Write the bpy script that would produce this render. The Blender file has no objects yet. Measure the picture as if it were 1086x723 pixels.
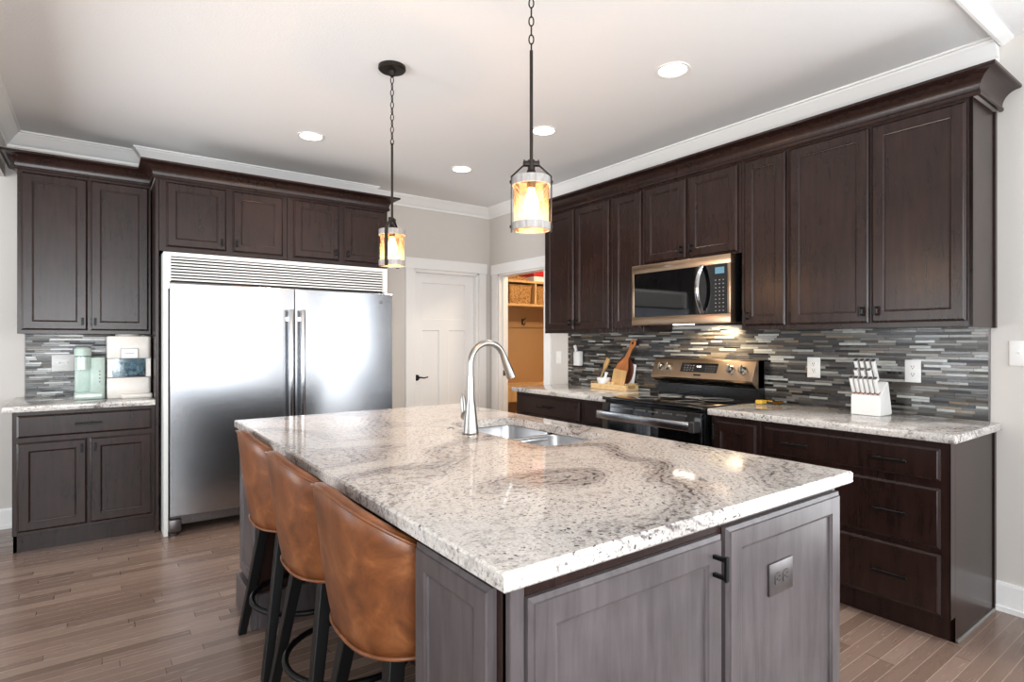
import bpy, bmesh, math, random
from mathutils import Vector, Matrix
PI = math.pi
C = bpy.context.scene.collection
S = bpy.context.scene

# ---------------------------------------------------------------- camera, light, exposure
cam = bpy.data.cameras.new('camera'); co = bpy.data.objects.new('camera', cam); C.objects.link(co)
co.location = (-3.572, -5.322, 1.312); co.rotation_euler = (PI/2, 0, -math.radians(36.095))
cam.sensor_width = 36; cam.lens = 605.5/1086*36; cam.clip_start = .05; cam.clip_end = 60
S.camera = co
S.view_settings.view_transform = 'Standard'; S.view_settings.look = 'None'
S.view_settings.gamma = 1; S.view_settings.use_curve_mapping = False
S.view_settings.exposure = 0.22

w = bpy.data.worlds.new('sky'); S.world = w; w.use_nodes = True
w.node_tree.nodes['Background'].inputs[0].default_value = (.75, .86, 1, 1)
w.node_tree.nodes['Background'].inputs[1].default_value = 1.2

def area(name, loc, rot, sx, sy, power, col, spread=180):
    l = bpy.data.lights.new(name, 'AREA'); l.shape = 'RECTANGLE'; l.size = sx; l.size_y = sy
    l.energy = power; l.color = col; l.spread = math.radians(spread)
    o = bpy.data.objects.new(name, l); C.objects.link(o); o.location = loc; o.rotation_euler = rot
    return o
# daylight coming in through the windows of the living area behind the camera and at the left
REAR_Y, LEFT_X = -9.6, -9.0
for k, x in enumerate((-6.6, -4.2, -1.6)):
    area('daylight_rear', (x, REAR_Y+.45, 1.45), (PI/2+.2, 0, 0), 2.1, 2.1, 70, (.95, .98, 1))
for k, y in enumerate((-6.9, -3.9, -1.5)):
    area('daylight_side', (LEFT_X+.4, y, 1.4), (PI/2+.35, 0, -PI/2), 1.7, 2.0, 14, (.93, .97, 1))

area('daylight_patio', (-.10, -6.15, 1.3), (PI/2+.25, 0, PI/2), 2.3, 2.1, 70, (.95, .98, 1))
# added unseen fill lights, aimed up to brighten the kitchen ceiling
def aimed(name, loc, to, size, power, col, spread):
    d = Vector(to)-Vector(loc)
    return area(name, loc, d.to_track_quat('-Z', 'Y').to_euler(), size, size, power, col, spread)
aimed('ceiling_fill', (-3.9, -6.3, 1.4), (-2.4, -3.2, 2.9), 1.2, 30, (.95, .98, 1), 120)
aimed('ceiling_fill', (-6.6, -2.4, 1.0), (-2.2, -1.7, 2.9), 1.6, 34, (.95, .98, 1), 90)

# ---------------------------------------------------------------- mesh helpers
def box(bm, x0, x1, y0, y1, z0, z1, bev=0, seg=2):
    vs = [bm.verts.new((x, y, z)) for x in (x0, x1) for y in (y0, y1) for z in (z0, z1)]
    fs = [bm.faces.new([vs[i] for i in q]) for q in ((0,1,3,2),(4,6,7,5),(0,4,5,1),(2,3,7,6),(0,2,6,4),(1,5,7,3))]
    if bev:
        es = list({e for f in fs for e in f.edges})
        bmesh.ops.bevel(bm, geom=es, offset=bev, segments=seg, affect='EDGES', profile=.5)
def xform(bm, start, M):
    bm.verts.ensure_lookup_table()
    for v in bm.verts[start:]: v.co = M @ v.co
def loft(bm, loops, cap0=True, cap1=True, closed=True):
    rows = [[bm.verts.new(p) for p in L] for L in loops]; n = len(rows[0])
    for a, b in zip(rows, rows[1:]):
        for i in range(n if closed else n-1):
            j = (i+1) % n
            try: bm.faces.new((a[i], a[j], b[j], b[i]))
            except ValueError: pass
    if cap0: bm.faces.new(rows[0][::-1])
    if cap1: bm.faces.new(rows[-1])
    return rows
def lathe(bm, prof, n=32, cx=0, cy=0, cap0=True, cap1=True):
    loft(bm, [[(cx+r*math.cos(2*PI*i/n), cy+r*math.sin(2*PI*i/n), z) for i in range(n)] for r, z in prof], cap0, cap1)
def tube(bm, pts, r, n=12, closed=False, flat=None):
    pts = [Vector(p) for p in pts]; m = len(pts); loops = []; up = None
    rr = r if isinstance(r, (list, tuple)) else [r]*m
    for i, p in enumerate(pts):
        if closed: t = pts[(i+1) % m]-pts[i-1]
        else: t = pts[min(i+1, m-1)]-pts[max(i-1, 0)]
        t.normalize()
        if up is None: up = Vector((0,0,1)) if abs(t.z) < .9 else Vector((1,0,0))
        u = (up-t*up.dot(t)).normalized(); v = t.cross(u); up = u
        a, b = (1, 1) if flat is None else flat
        loops.append([p+(u*math.cos(2*PI*k/n)*a+v*math.sin(2*PI*k/n)*b)*rr[i] for k in range(n)])
    if closed: loops.append(loops[0]); loft(bm, loops, False, False)
    else: loft(bm, loops)
    if closed: bmesh.ops.remove_doubles(bm, verts=bm.verts, dist=1e-6)
def prism(bm, poly, t0, t1, axis='y'):
    def P(a, b, t): return {'y': (a, t, b), 'x': (t, a, b), 'z': (a, b, t)}[axis]
    loft(bm, [[P(a, b, t0) for a, b in poly], [P(a, b, t1) for a, b in poly]])
def rrect(x0, x1, y0, y1, r, n=5):
    out = []
    for cx, cy, a0 in ((x1-r, y1-r, 0), (x0+r, y1-r, PI/2), (x0+r, y0+r, PI), (x1-r, y0+r, 1.5*PI)):
        for k in range(n+1):
            a = a0+PI/2*k/n; out.append((cx+r*math.cos(a), cy+r*math.sin(a)))
    return out
def zl_(P, z): return [(x, y, z) for x, y in P]
def sweep(bm, prof, path, side=1, z=0, caps=True):
    """prof: (out, z) pairs; path: 2D polyline; out is measured to the side (right of travel when side=1), mitred."""
    loops = []; P = [Vector(p) for p in path]
    for i, p in enumerate(P):
        d0 = (P[i]-P[i-1]).normalized() if i else (P[1]-P[0]).normalized()
        d1 = (P[i+1]-P[i]).normalized() if i < len(P)-1 else d0
        n0 = Vector((d0.y, -d0.x))*side; n1 = Vector((d1.y, -d1.x))*side
        m = (n0+n1); m = m/(m.dot(n0))
        loops.append([(p.x+m.x*o, p.y+m.y*o, zz+z) for o, zz in prof])
    loft(bm, loops, caps, caps)
def obj(name, bm, mat, parent=None, smooth=None, loc=None, rot=None, bevel=0):
    bmesh.ops.recalc_face_normals(bm, faces=bm.faces)
    me = bpy.data.meshes.new(name); bm.to_mesh(me); bm.free()
    me.materials.append(mat)
    o = bpy.data.objects.new(name, me); C.objects.link(o)
    if smooth is not None:
        me.polygons.foreach_set('use_smooth', [True]*len(me.polygons))
        me.set_sharp_from_angle(angle=math.radians(smooth))
    if loc: o.location = loc
    if rot: o.rotation_euler = rot
    if parent: o.parent = parent
    if bevel:
        b = o.modifiers.new('bevel', 'BEVEL'); b.width = bevel; b.segments = 2; b.limit_method = 'ANGLE'; b.angle_limit = .6
    return o
B = bmesh.new
def tag(o, label, cat, group=None):
    o['label'] = label; o['category'] = cat
    if group: o['group'] = group
    return o
def thing(name, label, cat, loc=(0,0,0), rotz=0, group=None):
    o = bpy.data.objects.new(name, None); C.objects.link(o); o.empty_display_size = .1
    o.location = loc; o.rotation_euler = (0, 0, rotz); return tag(o, label, cat, group)
def struct(name, bm, m, **k):
    o = obj(name, bm, m, **k); o['kind'] = 'structure'; return o
def dup(root, loc, rotz, label, group=None):
    r = root.copy(); C.objects.link(r); r.location = loc; r.rotation_euler = (0, 0, rotz); r['label'] = label
    if group: r['group'] = group
    def rec(a, b):
        for ch in a.children:
            c = ch.copy(); C.objects.link(c); c.parent = b; rec(ch, c)
    rec(root, r); return r
def text(name, s, size, mat, parent, loc, rot, depth=.0004, align='CENTER'):
    cu = bpy.data.curves.new(name, 'FONT'); cu.body = s; cu.size = size; cu.extrude = depth; cu.align_x = align; cu.align_y = 'CENTER'
    tmp = bpy.data.objects.new(name, cu); C.objects.link(tmp); bpy.context.view_layer.update()
    me = bpy.data.meshes.new_from_object(tmp.evaluated_get(bpy.context.evaluated_depsgraph_get())); bpy.data.objects.remove(tmp); bpy.data.curves.remove(cu)
    me.materials.clear(); me.materials.append(mat); o = bpy.data.objects.new(name, me); C.objects.link(o); o.location = loc; o.rotation_euler = rot; o.parent = parent
    return o

# ---------------------------------------------------------------- materials
def lin(r, g, b):
    f = lambda c: ((c/255+.055)/1.055)**2.4 if c > 10 else c/255/12.92
    return (f(r), f(g), f(b), 1)
class NT:
    def __init__(s, name):
        s.m = bpy.data.materials.new(name); s.m.use_nodes = True; s.t = s.m.node_tree; s.b = s.t.nodes['Principled BSDF']
        s.out = s.t.nodes['Material Output']
    def n(s, typ, *ins, **attrs):
        nd = s.t.nodes.new(typ)
        for k, v in attrs.items():
            if k == 'named':
                for a, b in v.items(): s.put(nd.inputs[a], b)
            else: setattr(nd, k, v)
        for i, v in enumerate(ins):
            if v is not None: s.put(nd.inputs[i], v)
        return nd
    def put(s, sock, v):
        if isinstance(v, bpy.types.NodeSocket): s.t.links.new(v, sock)
        elif isinstance(v, bpy.types.Node): s.t.links.new(v.outputs[0], sock)
        else: sock.default_value = v
    def math(s, op, *a): return s.n('ShaderNodeMath', *a, operation=op).outputs[0]
    def mix(s, f, a, b, mode='MIX'):
        nd = s.t.nodes.new('ShaderNodeMix'); nd.data_type = 'RGBA'; nd.blend_type = mode
        s.put(nd.inputs[0], f); s.put(nd.inputs[6], a); s.put(nd.inputs[7], b); return nd.outputs[2]
    def ramp(s, f, stops, interp='LINEAR'):
        nd = s.t.nodes.new('ShaderNodeValToRGB'); nd.color_ramp.interpolation = interp; e = nd.color_ramp.elements
        while len(e) < len(stops): e.new(.5)
        for x, (p, c) in zip(e, stops): x.position = p; x.color = c if len(c) == 4 else (*c, 1)
        s.put(nd.inputs[0], f); return nd.outputs[0]
    def coord(s, kind='Object'): return s.n('ShaderNodeTexCoord').outputs[kind]
    def mapv(s, v, sc=(1,1,1), loc=(0,0,0), rot=(0,0,0)):
        return s.n('ShaderNodeMapping', v, loc, rot, sc).outputs[0]
    def noise(s, v, scale=5, detail=3, rough=.5, dist=0):
        return s.n('ShaderNodeTexNoise', v, named={'Scale': scale, 'Detail': detail, 'Roughness': rough, 'Distortion': dist})
    def bump(s, h, strength=.2, dist=.01):
        s.put(s.b.inputs['Normal'], s.n('ShaderNodeBump', named={'Strength': strength, 'Distance': dist, 'Height': h}).outputs[0])
    def set(s, **k):
        for a, v in k.items(): s.put(s.b.inputs[a.replace('_', ' ')], v)
        return s.m
def plain(name, rgb, rough=.5, metal=0, spec=.5, **k):
    t = NT(name); c = t.coord()
    nz = t.noise(c, 40, 2)
    col = t.mix(.06, lin(*rgb), t.ramp(nz.outputs[0], [(.3, (0,0,0)), (.7, (1,1,1))]), 'OVERLAY')
    t.set(Base_Color=col, Roughness=rough, Metallic=metal, Specular_IOR_Level=spec, **k); return t.m
def wood_dark(name, a, b, rough=.33, spec=.36, rot=(0,0,0)):
    t = NT(name); c = t.mapv(t.coord(), (30, 30, 3), rot=rot)
    n1 = t.noise(c, 1.2, 5, .6, .4).outputs[0]; n2 = t.noise(t.coord(), 3.5, 4, .6).outputs[0]
    f = t.math('ADD', t.math('MULTIPLY', n1, .55), t.math('MULTIPLY', n2, .45))
    t.set(Base_Color=t.ramp(f, [(.32, lin(*a)), (.68, lin(*b))]), Roughness=rough, Specular_IOR_Level=spec)
    return t.m
def wood_light(name, a, b, sc=(4, 4, 40), rough=.45):
    t = NT(name); n1 = t.noise(t.mapv(t.coord(), sc), 1.5, 4, .6, 1).outputs[0]
    t.set(Base_Color=t.ramp(n1, [(.3, lin(*a)), (.7, lin(*b))]), Roughness=rough); return t.m
def m_granite():
    t = NT('granite'); g = t.n('ShaderNodeNewGeometry').outputs['Position']
    n = t.noise(t.mapv(g, (.75, .75, .75), (2.3, .9, 0)), 1.25, 2.2, .45, .35).outputs[0]
    rough_n = t.noise(g, 22, 4, .6).outputs[0]; med = t.noise(g, 2.2, 3, .55).outputs[0]
    big = t.math('SINE', t.math('ADD', t.math('MULTIPLY', n, 40), t.math('MULTIPLY', med, 5)))
    big = t.ramp(t.math('ADD', .5, t.math('MULTIPLY', big, .5)), [(.45, (0,0,0)), (.80, (.55,.55,.55)), (1, (1,1,1))])
    zone = t.ramp(t.noise(t.mapv(g, loc=(.6, 2.0, 0)), .9, 2).outputs[0], [(.38, (.35,.35,.35)), (.56, (1,1,1))])
    f1 = t.math('SINE', t.math('ADD', t.math('MULTIPLY', n, 400), t.math('MULTIPLY', rough_n, 16)))
    fine = t.ramp(t.math('ADD', .5, t.math('MULTIPLY', f1, .5)), [(.50, (0,0,0)), (.95, (1,1,1))])
    br = t.ramp(t.noise(g, 34, 3, .6).outputs[0], [(.40, (0,0,0)), (.58, (1,1,1))])
    base = t.mix(med, lin(190, 184, 178), lin(226, 222, 216))
    base = t.mix(t.math('MULTIPLY', t.ramp(t.noise(g, 1.3, 2).outputs[0], [(.45, (0,0,0)), (.7, (1,1,1))]), .2), base, lin(205, 188, 174))
    col = t.mix(t.math('MULTIPLY', t.math('MULTIPLY', big, zone), .55), base, lin(128, 120, 117))
    col = t.mix(t.math('MULTIPLY', t.math('MULTIPLY', fine, br), t.math('ADD', .3, t.math('MULTIPLY', t.math('MULTIPLY', big, zone), .8))), col, lin(86, 78, 78))
    sp2 = t.noise(g, 95, 2, .5).outputs[0]; msk = t.noise(g, 7, 2).outputs[0]
    col = t.mix(t.math('MULTIPLY', t.ramp(sp2, [(.60, (0,0,0)), (.65, (1,1,1))]), t.ramp(msk, [(.36, (.15,.15,.15)), (.58, (1,1,1))])), col, lin(84, 74, 74))
    gr = t.noise(g, 150, 2).outputs[0]
    col = t.mix(.45, col, t.ramp(gr, [(.3, (.2,.2,.2)), (.7, (.8,.8,.8))]), 'OVERLAY')
    return t.set(Base_Color=col, Roughness=.07, Specular_IOR_Level=.55)
def m_floor():
    t = NT('oak_strip_floor'); g = t.n('ShaderNodeNewGeometry').outputs['Position']
    xyz = t.n('ShaderNodeSeparateXYZ', g).outputs
    W = .0575
    ry = t.math('DIVIDE', xyz[1], W); row = t.math('FLOOR', ry); fy = t.math('FRACT', ry)
    rnd = t.n('ShaderNodeTexWhiteNoise', None, row, noise_dimensions='1D').outputs[0]
    L = t.math('ADD', .55, t.math('MULTIPLY', rnd, .5))
    rx = t.math('ADD', t.math('DIVIDE', xyz[0], L), t.math('MULTIPLY', rnd, 17.3)); cx = t.math('FLOOR', rx); fx = t.math('FRACT', rx)
    cell = t.n('ShaderNodeCombineXYZ', row, cx).outputs[0]
    wn = t.n('ShaderNodeTexWhiteNoise', cell, noise_dimensions='3D').outputs[0]
    g2 = t.n('ShaderNodeVectorMath', g, t.n('ShaderNodeCombineXYZ', t.math('MULTIPLY', wn, 9), t.math('MULTIPLY', wn, 5)).outputs[0], operation='ADD').outputs[0]
    gr = t.noise(t.mapv(g2, (3, 45, 1)), 1.5, 5, .65, .5).outputs[0]
    base = t.ramp(wn, [(0, lin(122, 101, 89)), (.35, lin(134, 112, 100)), (.7, lin(147, 124, 112)), (1, lin(161, 139, 126))])
    col = t.mix(t.math('MULTIPLY', gr, .45), base, lin(104, 82, 71))
    s1 = t.math('MAXIMUM', t.math('LESS_THAN', fy, .022), t.math('GREATER_THAN', fy, .985))
    s2 = t.math('LESS_THAN', fx, .0035)
    col = t.mix(t.math('MULTIPLY', s1, .8), col, lin(188, 170, 152))
    col = t.mix(t.math('MULTIPLY', s2, .8), col, lin(50, 36, 30))
    t.set(Base_Color=col, Roughness=t.math('ADD', .2, t.math('MULTIPLY', gr, .12)), Specular_IOR_Level=.5)
    t.bump(t.math('ADD', t.math('MULTIPLY', gr, .3), t.math('MULTIPLY', s1, -1)), .12, .002); return t.m
def m_tile():
    t = NT('glass_stone_mosaic'); g = t.n('ShaderNodeNewGeometry').outputs['Position']
    xyz = t.n('ShaderNodeSeparateXYZ', g).outputs
    H = .0143
    u0 = t.math('ADD', xyz[0], xyz[1]); rz = t.math('DIVIDE', xyz[2], H); row = t.math('FLOOR', rz); fz = t.math('FRACT', rz)
    rnd = t.n('ShaderNodeTexWhiteNoise', None, row, noise_dimensions='1D')
    rnd2 = t.n('ShaderNodeTexWhiteNoise', None, t.math('ADD', row, 77.7), noise_dimensions='1D').outputs[0]
    L = t.math('ADD', .075, t.math('MULTIPLY', rnd.outputs[0], .10))
    ru = t.math('ADD', t.math('DIVIDE', u0, L), t.math('MULTIPLY', rnd2, 31)); cu = t.math('FLOOR', ru); fu = t.math('FRACT', ru)
    cell = t.n('ShaderNodeCombineXYZ', row, cu).outputs[0]; wn = t.n('ShaderNodeTexWhiteNoise', cell, noise_dimensions='3D').outputs[0]
    wn2 = t.n('ShaderNodeTexWhiteNoise', t.n('ShaderNodeCombineXYZ', cu, row, 3.3).outputs[0], noise_dimensions='3D').outputs[0]
    k = lambda *c: lin(*c)
    col = t.ramp(wn, [(0, k(22,21,22)), (.15, k(54,52,51)), (.32, k(84,80,74)), (.44, k(36,35,37)), (.55, k(108,105,99)), (.67, k(70,63,54)), (.79, k(150,152,148)), (.88, k(112,97,76)), (.93, k(172,174,170))], 'CONSTANT')
    st = t.noise(t.mapv(g, (20, 20, 90)), 1.5, 4, .6).outputs[0]
    col = t.mix(.35, col, t.ramp(st, [(.3, (.2,.2,.2)), (.7, (.8,.8,.8))]), 'OVERLAY')
    gr = t.math('MAXIMUM', t.math('LESS_THAN', fz, .09), t.math('LESS_THAN', t.math('MULTIPLY', fu, L), .0016))
    col = t.mix(gr, col, k(58, 56, 54))
    t.set(Base_Color=col, Roughness=t.math('ADD', t.math('MULTIPLY', wn2, .35), t.math('ADD', .1, t.math('MULTIPLY', gr, .5))), Specular_IOR_Level=.6)
    h = t.math('SUBTRACT', t.math('MULTIPLY', wn2, .6), gr); t.bump(h, .35, .002); return t.m
def m_steel(name, rgb=(200,200,202), rough=.25, stretch=(1, 1, 160), aniso=.0):
    t = NT(name); n1 = t.noise(t.mapv(t.coord(), stretch), 3, 3, .6).outputs[0]
    t.set(Base_Color=lin(*rgb), Metallic=1.0, Roughness=t.math('ADD', rough-.03, t.math('MULTIPLY', n1, .06)))
    t.bump(n1, .03, .001); return t.m
def m_leather():
    t = NT('cognac_leather'); n1 = t.noise(t.coord(), 9, 5, .65, .6).outputs[0]; n2 = t.noise(t.coord(), 380, 2).outputs[0]
    t.set(Base_Color=t.ramp(n1, [(.32, lin(84, 46, 23)), (.52, lin(116, 67, 35)), (.72, lin(146, 92, 53))]), Roughness=.38, Specular_IOR_Level=.5)
    t.bump(n2, .12, .001); return t.m
def m_paint(name, rgb, bumpy=.0, rough=.6, sc=220):
    t = NT(name); n1 = t.noise(t.coord(), sc, 3, .6).outputs[0]
    t.set(Base_Color=lin(*rgb), Roughness=rough); 
    if bumpy: t.bump(n1, bumpy, .004)
    return t.m
def m_emit(name, rgb, strength):
    t = NT(name); t.set(Base_Color=lin(*rgb), Emission_Color=lin(*rgb), Emission_Strength=strength); return t.m
def m_seeded():
    t = NT('seeded_amber_glass'); n1 = t.noise(t.coord(), 60, 3).outputs[0]
    tr = t.n('ShaderNodeBsdfTransparent', (1, .93, .80, 1)); tl = t.n('ShaderNodeBsdfTranslucent', lin(246, 214, 180)); gl = t.n('ShaderNodeBsdfGlossy', (1, 1, 1, 1), .08)
    a = t.n('ShaderNodeMixShader', t.math('ADD', .035, t.math('MULTIPLY', n1, .07)), tr, tl)
    fr = t.n('ShaderNodeFresnel', 1.4); b = t.n('ShaderNodeMixShader', fr, a, gl)
    t.t.links.new(b.outputs[0], t.out.inputs[0]); return t.m
def m_clear(name, rgb, mixf=.2):
    t = NT(name); tr = t.n('ShaderNodeBsdfTransparent', lin(*rgb)); gl = t.n('ShaderNodeBsdfGlossy', (1, 1, 1, 1), .05)
    b = t.n('ShaderNodeMixShader', mixf, tr, gl); t.t.links.new(b.outputs[0], t.out.inputs[0]); return t.m
M = dict(
    cab=wood_dark('espresso_maple', (26, 15, 12), (48, 31, 27), .27),
    cabh=wood_dark('espresso_maple_rail', (26, 15, 12), (48, 31, 27), .27, rot=(0, PI/2, 0)),
    cabi=wood_dark('island_maple_sheen', (62, 56, 57), (96, 89, 90), .32),  # lighter copy of the espresso wood, window reflections put into its colour
    granite=m_granite(), floor=m_floor(), tile=m_tile(), leather=m_leather(),
    wall=m_paint('greige_wall_paint', (208, 203, 197), .03), ceil=m_paint('textured_ceiling_paint', (238, 238, 238), .35, .8, 90),
    white=m_paint('white_trim_paint', (240, 239, 237), 0, .35), tan=m_paint('tan_locker_board', (178, 138, 92), .0, .6),
    mudwall=m_paint('mudroom_wall_paint', (200, 170, 130)), 
    steel=m_steel('brushed_steel', (172, 174, 178), .22), steelv=m_steel('brushed_steel_handle', (190, 192, 195), .22, (160, 160, 1)),
    nickel=m_steel('brushed_nickel', (158, 155, 150), .3, (1,1,60)), bronze=m_steel('warm_steel_panel', (176, 152, 128), .3, (1, 60, 60)),
    sink=m_steel('sink_steel', (205, 206, 208), .3, (60, 60, 60)), black=plain('black_metal', (22, 22, 23), .4, .6),
    blackwood=plain('black_stained_wood', (12, 12, 12), .45, 0, .3), blackglass=plain('black_glass', (8, 8, 9), .04, 0, .7),
    blackenamel=plain('black_enamel', (14, 14, 15), .18), whitep=plain('white_plastic', (236, 235, 232), .35),
    dark=plain('dark_slot', (20, 20, 20), .6), mint=plain('mint_plastic', (184, 202, 193), .38), mint2=plain('pale_mint_metallic', (196, 212, 203), .3, .3),
    cream=plain('cream_white_plastic', (232, 226, 218), .35), ice=plain('ice_water_blue', (120, 148, 162), .15),
    clear=m_clear('clear_window_plastic', (225, 238, 242), .04), grey=plain('grey_print', (120, 120, 120), .5),
    boardo=wood_light('cherry_board_wood', (170, 98, 48), (206, 132, 74), (30, 30, 4)), boardd=wood_light('walnut_board_wood', (68, 34, 24), (104, 56, 38), (30, 30, 4)),
    boardl=wood_light('bamboo_wood', (196, 150, 92), (222, 182, 124), (30, 30, 4)), tray=wood_light('pale_wood_tray', (205, 170, 118), (228, 198, 150), (30, 4, 30)),
    basket=None, red=plain('red_lid', (200, 24, 34), .4), pendm=plain('dark_bronze_metal', (46, 40, 36), .45, .7),
    band=wood_light('whitewashed_band', (128, 124, 121), (172, 168, 164), (30, 30, 6)), glass=m_seeded(),
    bulb=m_emit('warm_bulb', (255, 200, 130), 6), led=m_emit('recessed_led', (255, 244, 228), 9),
    disp=m_emit('blue_display', (80, 120, 140), .2), dispw=m_emit('white_digits', (235, 240, 245), 1.6), gold=plain('gold_metal', (212, 160, 60), .25, 1.0),
    copper=plain('copper_ring', (176, 110, 82), .35, .8), yellow=plain('yellow_sponge', (214, 172, 58), .8), whitec=plain('white_ceramic', (240, 240, 238), .12),
    rug=plain('charcoal_rug', (58, 56, 60), .9), steelo=plain('dark_steel_outlet_plate', (104, 99, 99), .35, .8), outdoor=None, blind=plain('window_blind_white', (232, 230, 226), .5))
def m_basket():
    t = NT('woven_basket'); v = t.n('ShaderNodeTexVoronoi', t.mapv(t.coord(), (1, 1, 1.6)), named={'Scale': 55})
    t.set(Base_Color=t.ramp(v.outputs[0], [(0, lin(222, 178, 110)), (.5, lin(176, 126, 66)), (.9, lin(96, 60, 28))]), Roughness=.7); t.bump(v.outputs[0], .6, .01); return t.m
M['basket'] = m_basket()

# ---------------------------------------------------------------- room
ZC = 2.78
b = B(); box(b, -9.2, 2.8, -9.8, 1.2, -.05, 0); struct('floor', b, M['floor'])
b = B(); box(b, -9.2, 2.8, -9.8, 1.2, ZC, ZC+.06); struct('ceiling', b, M['ceil'])
# back wall with the white door
DX0, DX1, DZ = -.945, -.15, 2.055
b = B()
box(b, -9.2, DX0, 0, .12, 0, ZC); box(b, DX1, .0, 0, .12, 0, ZC); box(b, DX0, DX1, 0, .12, DZ, ZC)
struct('wall_back', b, M['wall'])
b = B(); box(b, -3.255, -1.48, -.11, 0, 2.40, ZC); struct('wall_bulkhead', b, M['wall'])
OY0, OY1, OZ = -.165, -.975, 2.04      # mudroom doorway in the right wall
b = B()
box(b, 0, .12, OY0, .12, 0, ZC); box(b, 0, .12, -4.95, OY1, 0, ZC); box(b, 0, .12, REAR_Y, -7.35, 0, ZC); box(b, 0, .12, -7.35, -4.95, 2.4, ZC); box(b, 0, .12, -7.35, -4.95, 0, .1); box(b, 0, .12, OY1, OY0, OZ, ZC)
struct('wall_right', b, M['wall'])
b = B(); box(b, -4.2, -4.085, -5.0, 0, 2.46, ZC); struct('wall_left', b, M['wall'])
# living area behind and beside the camera, with its windows
def window_wall(name, along, at, spans, lo, hi, axis):
    b = B(); p = lo
    def seg(a, c, z0, z1):
        if axis == 'x': box(b, a, c, at-.12, at, z0, z1)
        else: box(b, at-.12, at, a, c, z0, z1)
    for (a, c, z0, z1) in spans:
        seg(p, a, 0, ZC); seg(a, c, 0, z0); seg(a, c, z1, ZC); p = c
    seg(p, hi, 0, ZC); struct(name, b, M['wall'])
window_wall('wall_rear', 0, REAR_Y, [(x-1.1, x+1.1, .35, 2.5) for x in (-6.6, -4.2, -1.6)], -9.2, .12, 'x')
window_wall('wall_side', 0, LEFT_X, [(y-.9, y+.9, .35, 2.45) for y in (-6.9, -3.9, -1.5)], -9.8, .12, 'y')
k = 1
for x in (-6.6, -4.2, -1.6):
    b = B(); 
    for u in (x-1.1, x, x+1.06): box(b, u, u+.04, REAR_Y-.08, REAR_Y-.02, .35, 2.5)
    for z in (.35, 1.4, 2.46): box(b, x-1.1, x+1.1, REAR_Y-.08, REAR_Y-.02, z, z+.04)
    struct('window_%d' % k, b, M['white']); k += 1
for y in (-6.9, -3.9, -1.5):
    b = B()
    for u in (y-.9, y, y+.86): box(b, LEFT_X-.08, LEFT_X-.02, u, u+.04, .35, 2.45)
    for z in (.35, 1.4, 2.41): box(b, LEFT_X-.08, LEFT_X-.02, y-.9, y+.9, z, z+.04)
    struct('window_%d' % k, b, M['white']); k += 1

b = B()
for u in (-7.35, -6.17, -4.99): box(b, .02, .08, u, u+.04, .1, 2.4)
for z in (.1, 2.36): box(b, .02, .08, -7.35, -4.95, z, z+.04)
struct('window_%d' % k, b, M['white'])

# crown of the room
CR = [(0, -.105), (.012, -.105), (.014, -.088), (.02, -.084), (.034, -.07), (.058, -.034), (.074, -.02), (.078, -.012), (.09, -.010), (.09, 0), (0, 0)]
b = B()
sweep(b, CR, [(-4.085, -5.0), (-4.085, 0), (-3.255, 0), (-3.255, -.11), (-1.48, -.11), (-1.48, 0), (0, 0), (0, -4.47)], 1, ZC)
struct('trim_1', b, M['white'], smooth=20)
b = B(); sweep(b, [(0, -.03), (.012, -.03), (.03, -.02), (.05, -.008), (.05, 0), (0, 0)], [(.0, -4.475), (-4.2, -4.475)], -1, ZC); struct('trim_2', b, M['white'])
# baseboards
BB = [(0, 0), (.022, 0), (.022, .022), (.014, .028), (.014, .125), (.010, .14), (0, .14)]
b = B(); sweep(b, BB, [(0, -4.46), (0, -4.93)], 1, 0); struct('baseboard_right', b, M['white'])
b = B(); sweep(b, BB, [(-9.0, 0), (-3.99, 0)], 1, 0); struct('baseboard_left', b, M['white'])
b = B(); sweep(b, BB, [(-1.5, 0), (-1.04, 0)], 1, 0); struct('baseboard_back', b, M['white'])
# casings
b = B()
for a, c in ((DX0-.09, DX0), (DX1, DX1+.09)): box(b, a, c, -.02, 0, 0, DZ)
box(b, DX0-.10, DX1+.10, -.024, 0, DZ, DZ+.11)
struct('trim_3', b, M['white'], bevel=.003)
b = B(); box(b, DX0, DX0+.018, 0, .12, 0, DZ); box(b, DX1-.018, DX1, 0, .12, 0, DZ); box(b, DX0, DX1, 0, .12, DZ-.018, DZ)
box(b, DX0+.018, DX0+.03, 0, .055, 0, DZ-.018); box(b, DX1-.03, DX1-.018, 0, .055, 0, DZ-.018); box(b, DX0+.018, DX1-.018, 0, .055, DZ-.03, DZ-.018)
struct('trim_4', b, M['white'], bevel=.002)
b = B()
for a, c in ((OY0, OY0+.10), (OY1-.10, OY1)): box(b, -.02, 0, a, c, 0, OZ)
box(b, -.024, 0, OY1-.11, OY0+.11, OZ, OZ+.11)
struct('trim_5', b, M['white'], bevel=.003)
b = B(); box(b, 0, .12, OY0-.018, OY0, 0, OZ); box(b, 0, .12, OY1, OY1+.018, 0, OZ); box(b, 0, .12, OY1, OY0, OZ-.018, OZ)
box(b, .045, .075, OY0-.03, OY0-.018, 0, OZ-.018)
struct('trim_6', b, M['white'], bevel=.002)
b = B(); box(b, .045-.0, .075, OY0-.0315, OY0-.029, .93, .99); o = struct('trim_7', b, M['steelo'])

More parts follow.
